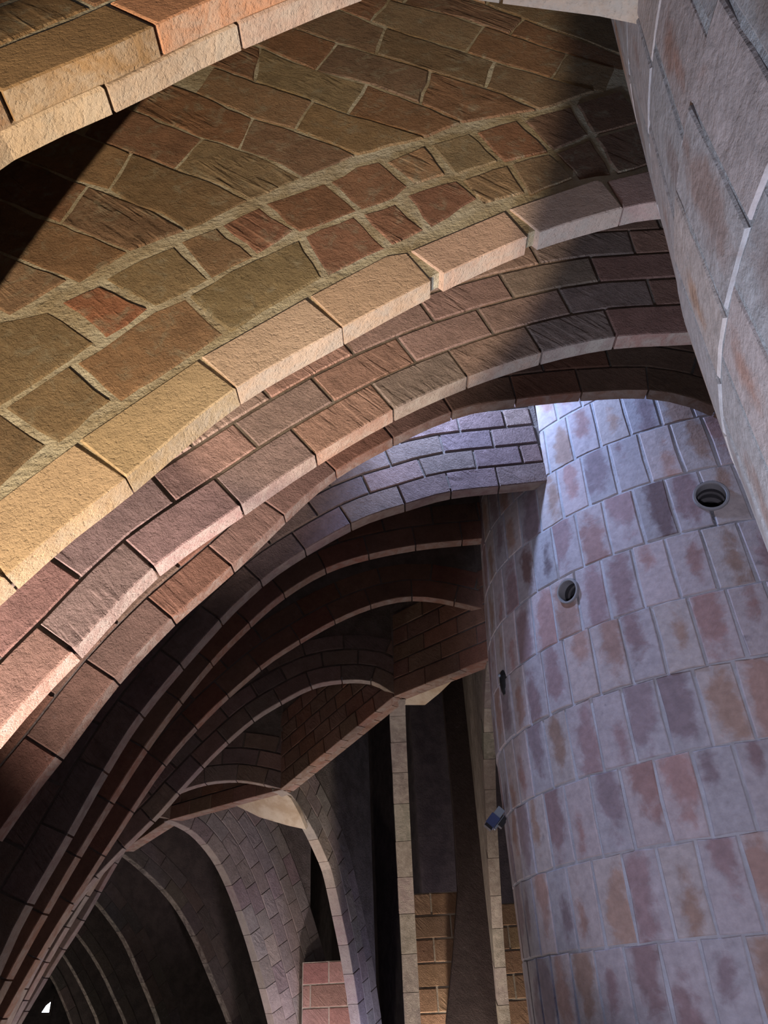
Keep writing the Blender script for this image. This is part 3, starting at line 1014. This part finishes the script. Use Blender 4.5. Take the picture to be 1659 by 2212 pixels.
# ------------------------------------------------------------------ round brick column C and the near tower R
def curved_tower(name, cx, cy, rad, az0, az1, z0, z1, zrow, pitch, bw, mat, cols, label, seedv, zvis0, zvis1, mortar='mortar_lime', gap=0.007, skip=None, core_gap=0.004, soot=()):
    """az: compass angle of the surface normal seen from the axis, degrees (0 = +x)."""
    rnd = random.Random(seedv)
    root = empty(name, (cx, cy, 0), label, 'column', 'round limewashed brick columns')
    # core: mortar cylinder
    nseg, nz = 96, 14
    vs, fs = [], []
    for k in range(nz + 1):
        z = -EYE + (ZTOP + EYE) * k / nz
        r = rad(z) - core_gap
        for i in range(nseg):
            a = 2 * math.pi * i / nseg
            vs.append((cx + r * math.cos(a), cy + r * math.sin(a), z + EYE))
    for k in range(nz):
        for i in range(nseg):
            j = (i + 1) % nseg
            fs.append((k * nseg + i, k * nseg + j, (k + 1) * nseg + j, (k + 1) * nseg + i))
    fs.append(tuple(range(nseg - 1, -1, -1)))
    fs.append(tuple(nz * nseg + i for i in range(nseg)))
    mesh_obj('mortar_core', vs, fs, M[mortar], root, smooth=True, origin=Vector((cx, cy, 0)))
    # a few brick shapes shared by all bricks: local x across, z up, -y outward
    shapes = []
    for sidx in range(6):
        hw, hh = bw / 2 - gap, pitch / 2 - gap * 0.45
        poly = [(-hw, -hh), (0, -hh), (hw, -hh), (hw, 0), (hw, hh), (0, hh), (-hw, hh), (-hw, 0)]
        poly = [(x + rnd.uniform(-.003, .003), z + rnd.uniform(-.003, .003)) for x, z in poly]
        inn = inset(poly, 0.004)
        rr = rad(1.0)
        cu = lambda x: rr - math.sqrt(max(0, rr * rr - x * x))
        n = len(poly)
        v = [(x, 0.03 + cu(x), z) for x, z in poly] + [(x, 0.003 + cu(x), z) for x, z in poly] + [(p.x, cu(p.x), p.y) for p in inn]
        f = []
        for i in range(n):
            j = (i + 1) % n
            f += [(i, j, n + j, n + i), (n + i, n + j, 2 * n + j, 2 * n + i)]
        # split the cap so it can bow
        c = 2 * n
        f += [(c + 0, c + 1, c + 5, c + 6, c + 7), (c + 1, c + 2, c + 3, c + 4, c + 5), tuple(range(n))]
        me = bpy.data.meshes.new('brick')
        me.from_pydata(v, [], f)
        bm = bmesh.new()
        bm.from_mesh(me)
        bmesh.ops.recalc_face_normals(bm, faces=bm.faces)
        bm.to_mesh(me)
        bm.free()
        me.materials.append(M[mat])
        shapes.append(me)
    row = int(math.floor((zvis0 - zrow) / pitch))
    while zrow + row * pitch < zvis1:
        zc = zrow + (row + 0.5) * pitch
        r = rad(zc)
        dr = (rad(zc + 0.1) - rad(zc - 0.1)) / 0.2
        step = bw / r
        a = math.radians(az0) + (0.5 * step if row % 2 else 0) + rnd.uniform(-0.15, 0.15) * step
        while a < math.radians(az1):
            if not (skip and skip(math.degrees(a), zc)):
                o = bpy.data.objects.new('brick', shapes[rnd.randrange(6)])
                col.objects.link(o)
                o.parent = root
                rp = r + rnd.uniform(-0.001, 0.0015)
                o.location = (rp * math.cos(a), rp * math.sin(a), zc + EYE)
                o.rotation_euler = (math.atan(dr), 0, a + math.pi / 2)
                cc = cols[rnd.randrange(len(cols))]
                k = 1 + rnd.uniform(-0.15, 0.15)
                for sa, sz, sr_ in soot:
                    dd = math.hypot((math.degrees(a) - sa) * math.pi / 180 * r, zc - sz)
                    if dd < sr_:
                        k *= 0.55
                o.color = (cc[0] * k, cc[1] * k, cc[2] * k, 1)
            a += step
        row += 1
    return root


CX, CY = 1.783, 3.913
def radC(z):
    return 1.265 if z < 1.2 else max(1.15, 1.265 - 0.055 * (z - 1.2))


clay = [(0.34, 0.22, 0.21), (0.28, 0.20, 0.21), (0.36, 0.24, 0.21), (0.25, 0.20, 0.22), (0.33, 0.23, 0.19)]
C = curved_tower('brick_column', CX, CY, radC, 160, 292, -0.4, ZTOP, 0.445, 0.30, 0.148, 'column', clay,
                 'round brick column with two pipe vents, right of the arches', 5, -0.35, 3.0, soot=[(241, 1.72, 0.13), (213, 1.78, 0.17)])


def radR(z):
    if z < 1.0:
        return 1.195
    return max(1.0, 1.195 - 0.083 * (z - 1.0))


R = curved_tower('brick_column', 1.67, 0.50, radR, 118, 200, 0.0, ZTOP, 0.50, 0.30, 0.148, 'tower', [(0.36, 0.27, 0.25), (0.40, 0.25, 0.21), (0.32, 0.27, 0.27), (0.34, 0.29, 0.28), (0.44, 0.29, 0.22)],
                 'near limewashed column at the right edge, seen at a grazing angle', 11, 0.2, 3.2, core_gap=0.002, gap=0.0045, mortar='mortar_tower')

# ------------------------------------------------------------------ pipe vents in the column
def on_column(p):
    r = ray(p)
    # march to the surface of C
    t0, t1 = 0.0, 1.0
    k = 0.0
    d = r.normalized()
    t = 1.5
    while t < 6:
        q = d * t
        if math.hypot(q.x - CX, q.y - CY) < radC(q.z):
            break
        t += 0.002
    return q


def vent(p, rad, label):
    q = on_column(p)
    a = math.atan2(q.y - CY, q.x - CX)
    nrm = Vector((math.cos(a), math.sin(a), 0))
    tg = Vector((-math.sin(a), math.cos(a), 0))
    up = Vector((0, 0, 1))
    base = Vector((q.x, q.y, q.z + EYE))
    root = empty('pipe_vent', base, label, 'pipe', 'pipe vents in the round column')

    def lathe(name, prof, mat):
        n = 40
        vs = [base + (tg * math.cos(2 * math.pi * i / n) + up * math.sin(2 * math.pi * i / n)) * r_ + nrm * h for r_, h in prof for i in range(n)]
        fs = []
        for k in range(len(prof) - 1):
            for i in range(n):
                j = (i + 1) % n
                fs.append((k * n + i, k * n + j, (k + 1) * n + j, (k + 1) * n + i))
        if prof[-1][0] < 0.02:
            fs.append(tuple((len(prof) - 1) * n + i for i in range(n)))
        return mesh_obj(name, vs, fs, mat, root, smooth=False)

    # cut the bore through the bricks and the core of the column
    n = 32
    rc = rad * 0.95
    cvs = [base + (tg * math.cos(2 * math.pi * i / n) + up * math.sin(2 * math.pi * i / n)) * rc + nrm * h for h in (-0.2, 0.1) for i in range(n)]
    cfs = [(i, (i + 1) % n, n + (i + 1) % n, n + i) for i in range(n)] + [tuple(range(n - 1, -1, -1)), tuple(range(n, 2 * n))]
    cutter = mesh_obj('vent_cutter', cvs, cfs, M['pipe_dark'])
    bpy.context.view_layer.update()
    for o in list(C.children):
        if o.name.startswith('brick') and (o.matrix_world.translation - base).length > 0.28:
            continue
        md = o.modifiers.new('cut', 'BOOLEAN')
        md.operation = 'DIFFERENCE'
        md.solver = 'EXACT'
        md.object = cutter
        dg = bpy.context.evaluated_depsgraph_get()
        me = bpy.data.meshes.new_from_object(o.evaluated_get(dg))
        me.name = o.name
        o.modifiers.clear()
        if len(me.polygons) == 0:
            bpy.data.objects.remove(o)
        else:
            o.data = me
    bpy.data.objects.remove(cutter)
    lathe('rim', [(rad * 1.06, -0.02), (rad * 1.06, 0.010), (rad * 1.03, 0.015), (rad * 0.90, 0.015), (rad * 0.87, 0.010), (rad * 0.86, -0.03)], M['pipe'])
    lathe('bore', [(rad * 0.90, -0.02), (rad * 0.88, -0.13), (rad * 0.80, -0.15), (0.01, -0.15)], M['pipe_dark'])
    lathe('inner_ring', [(rad * 0.88, -0.055), (rad * 0.78, -0.055), (rad * 0.76, -0.058), (rad * 0.76, -0.064), (rad * 0.88, -0.066)], M['pipe_ring'])
    lathe('inner_ring', [(rad * 0.88, -0.105), (rad * 0.66, -0.105), (rad * 0.64, -0.108), (rad * 0.64, -0.114), (rad * 0.88, -0.116)], M['pipe_ring'])
    return root


vent((1536, 1073), 0.070, 'round pipe vent with dark bore, upper right on the column')
vent((1229, 1278), 0.056, 'round pipe vent with dark bore, lower left on the column')

# small broken socket on the left flank of the column
q = on_column((1089, 1476))
a = math.atan2(q.y - CY, q.x - CX)
nrm, tg, up = Vector((math.cos(a), math.sin(a), 0)), Vector((-math.sin(a), math.cos(a), 0)), Vector((0, 0, 1))
base = Vector((q.x, q.y, q.z + EYE))
sock = empty('wall_socket', base, 'small dark broken socket on the shaded left flank of the column', 'socket')
def orb(name, c, rx, ry, rz, mat, parent):
    n, mrow = 12, 6
    vs, fs = [], []
    for k in range(mrow + 1):
        th = math.pi * k / mrow
        for i in range(n):
            ph = 2 * math.pi * i / n
            wv = 1 + 0.12 * math.sin(3 * ph + k)
            vs.append(c + tg * (rx * wv * math.sin(th) * math.cos(ph)) + nrm * (ry * math.sin(th) * math.sin(ph)) + up * (rz * math.cos(th)))
    for k in range(mrow):
        for i in range(n):
            j = (i + 1) % n
            fs.append((k * n + i, k * n + j, (k + 1) * n + j, (k + 1) * n + i))
    return mesh_obj(name, vs, fs, mat, parent)
orb('socket_plate', base, 0.035, 0.02, 0.07, M['black'], sock)
orb('screw', base + up * 0.04 + nrm * 0.02, 0.008, 0.008, 0.008, M['steel'], sock)

# ------------------------------------------------------------------ spotlight fixture hanging beside the column
def obox(name, c, ax, ay, az_, half, mat, parent):
    vs = [c + ax * (sx * half[0]) + ay * (sy * half[1]) + az_ * (sz * half[2]) for sz in (-1, 1) for sy in (-1, 1) for sx in (-1, 1)]
    fs = [(0, 1, 3, 2), (4, 6, 7, 5), (0, 4, 5, 1), (2, 3, 7, 6), (0, 2, 6, 4), (1, 5, 7, 3)]
    return mesh_obj(name, vs, fs, mat, parent)


def at_y(p, Y):
    r = ray(p)
    v = r * (Y / r.y)
    return Vector((v.x, v.y, v.z + EYE))


FY = 3.95
head = at_y((1062, 1778), FY)
fix = empty('spotlight', head, 'small blue spotlight head clamped to the left side of the column', 'spotlight')
dirv = (at_y((1082, 1752), FY) - at_y((1060, 1782), FY)).normalized()
side = dirv.cross(Vector((0, 1, 0))).normalized()
depth = dirv.cross(side).normalized()
obox('housing', at_y((1064, 1774), FY), dirv, side, depth, (0.028, 0.024, 0.03), M['blue'], fix)
obox('heat_sink', at_y((1077, 1757), FY), dirv, side, depth, (0.024, 0.019, 0.026), M['steel'], fix)
obox('bracket', at_y((1080, 1776), FY), dirv, side, depth, (0.045, 0.004, 0.012), M['steel'], fix)
obox('clamp', at_y((1088, 1774), FY), dirv, side, depth, (0.035, 0.012, 0.02), M['black'], fix)
obox('lens', at_y((1055, 1786), FY), dirv, side, depth, (0.008, 0.02, 0.024), M['black'], fix)

# ------------------------------------------------------------------ small bright window at the far end
win = Frame((-7.3, 17.6), (0.96, 0.28))
pane = [win.px(p) for p in ((90, 2187), (106, 2187), (110, 2164), (100, 2172))]
wroot = empty('window_1', win.w(sum(p[0] for p in pane) / 4, sum(p[1] for p in pane) / 4), None, None, None, 'structure')
poly_brick(wroot, win, pane, 0.0, 0.04, (0.9, 0.95, 1), M['day'], 0.004, name='pane')
fo = inset(pane, -0.05)
vs = [win.w(p[0], p[1], n) for n in (-0.03, 0.06) for p in list(pane) + [tuple(v) for v in fo]]
fs = []
for i in range(4):
    j = (i + 1) % 4
    fs += [(i, j, 4 + j, 4 + i), (8 + i, 12 + i, 12 + j, 8 + j), (i, 8 + i, 8 + j, j), (4 + i, 4 + j, 12 + j, 12 + i)]
mesh_obj('window_frame', vs, fs, M['dark_plaster'], wroot)
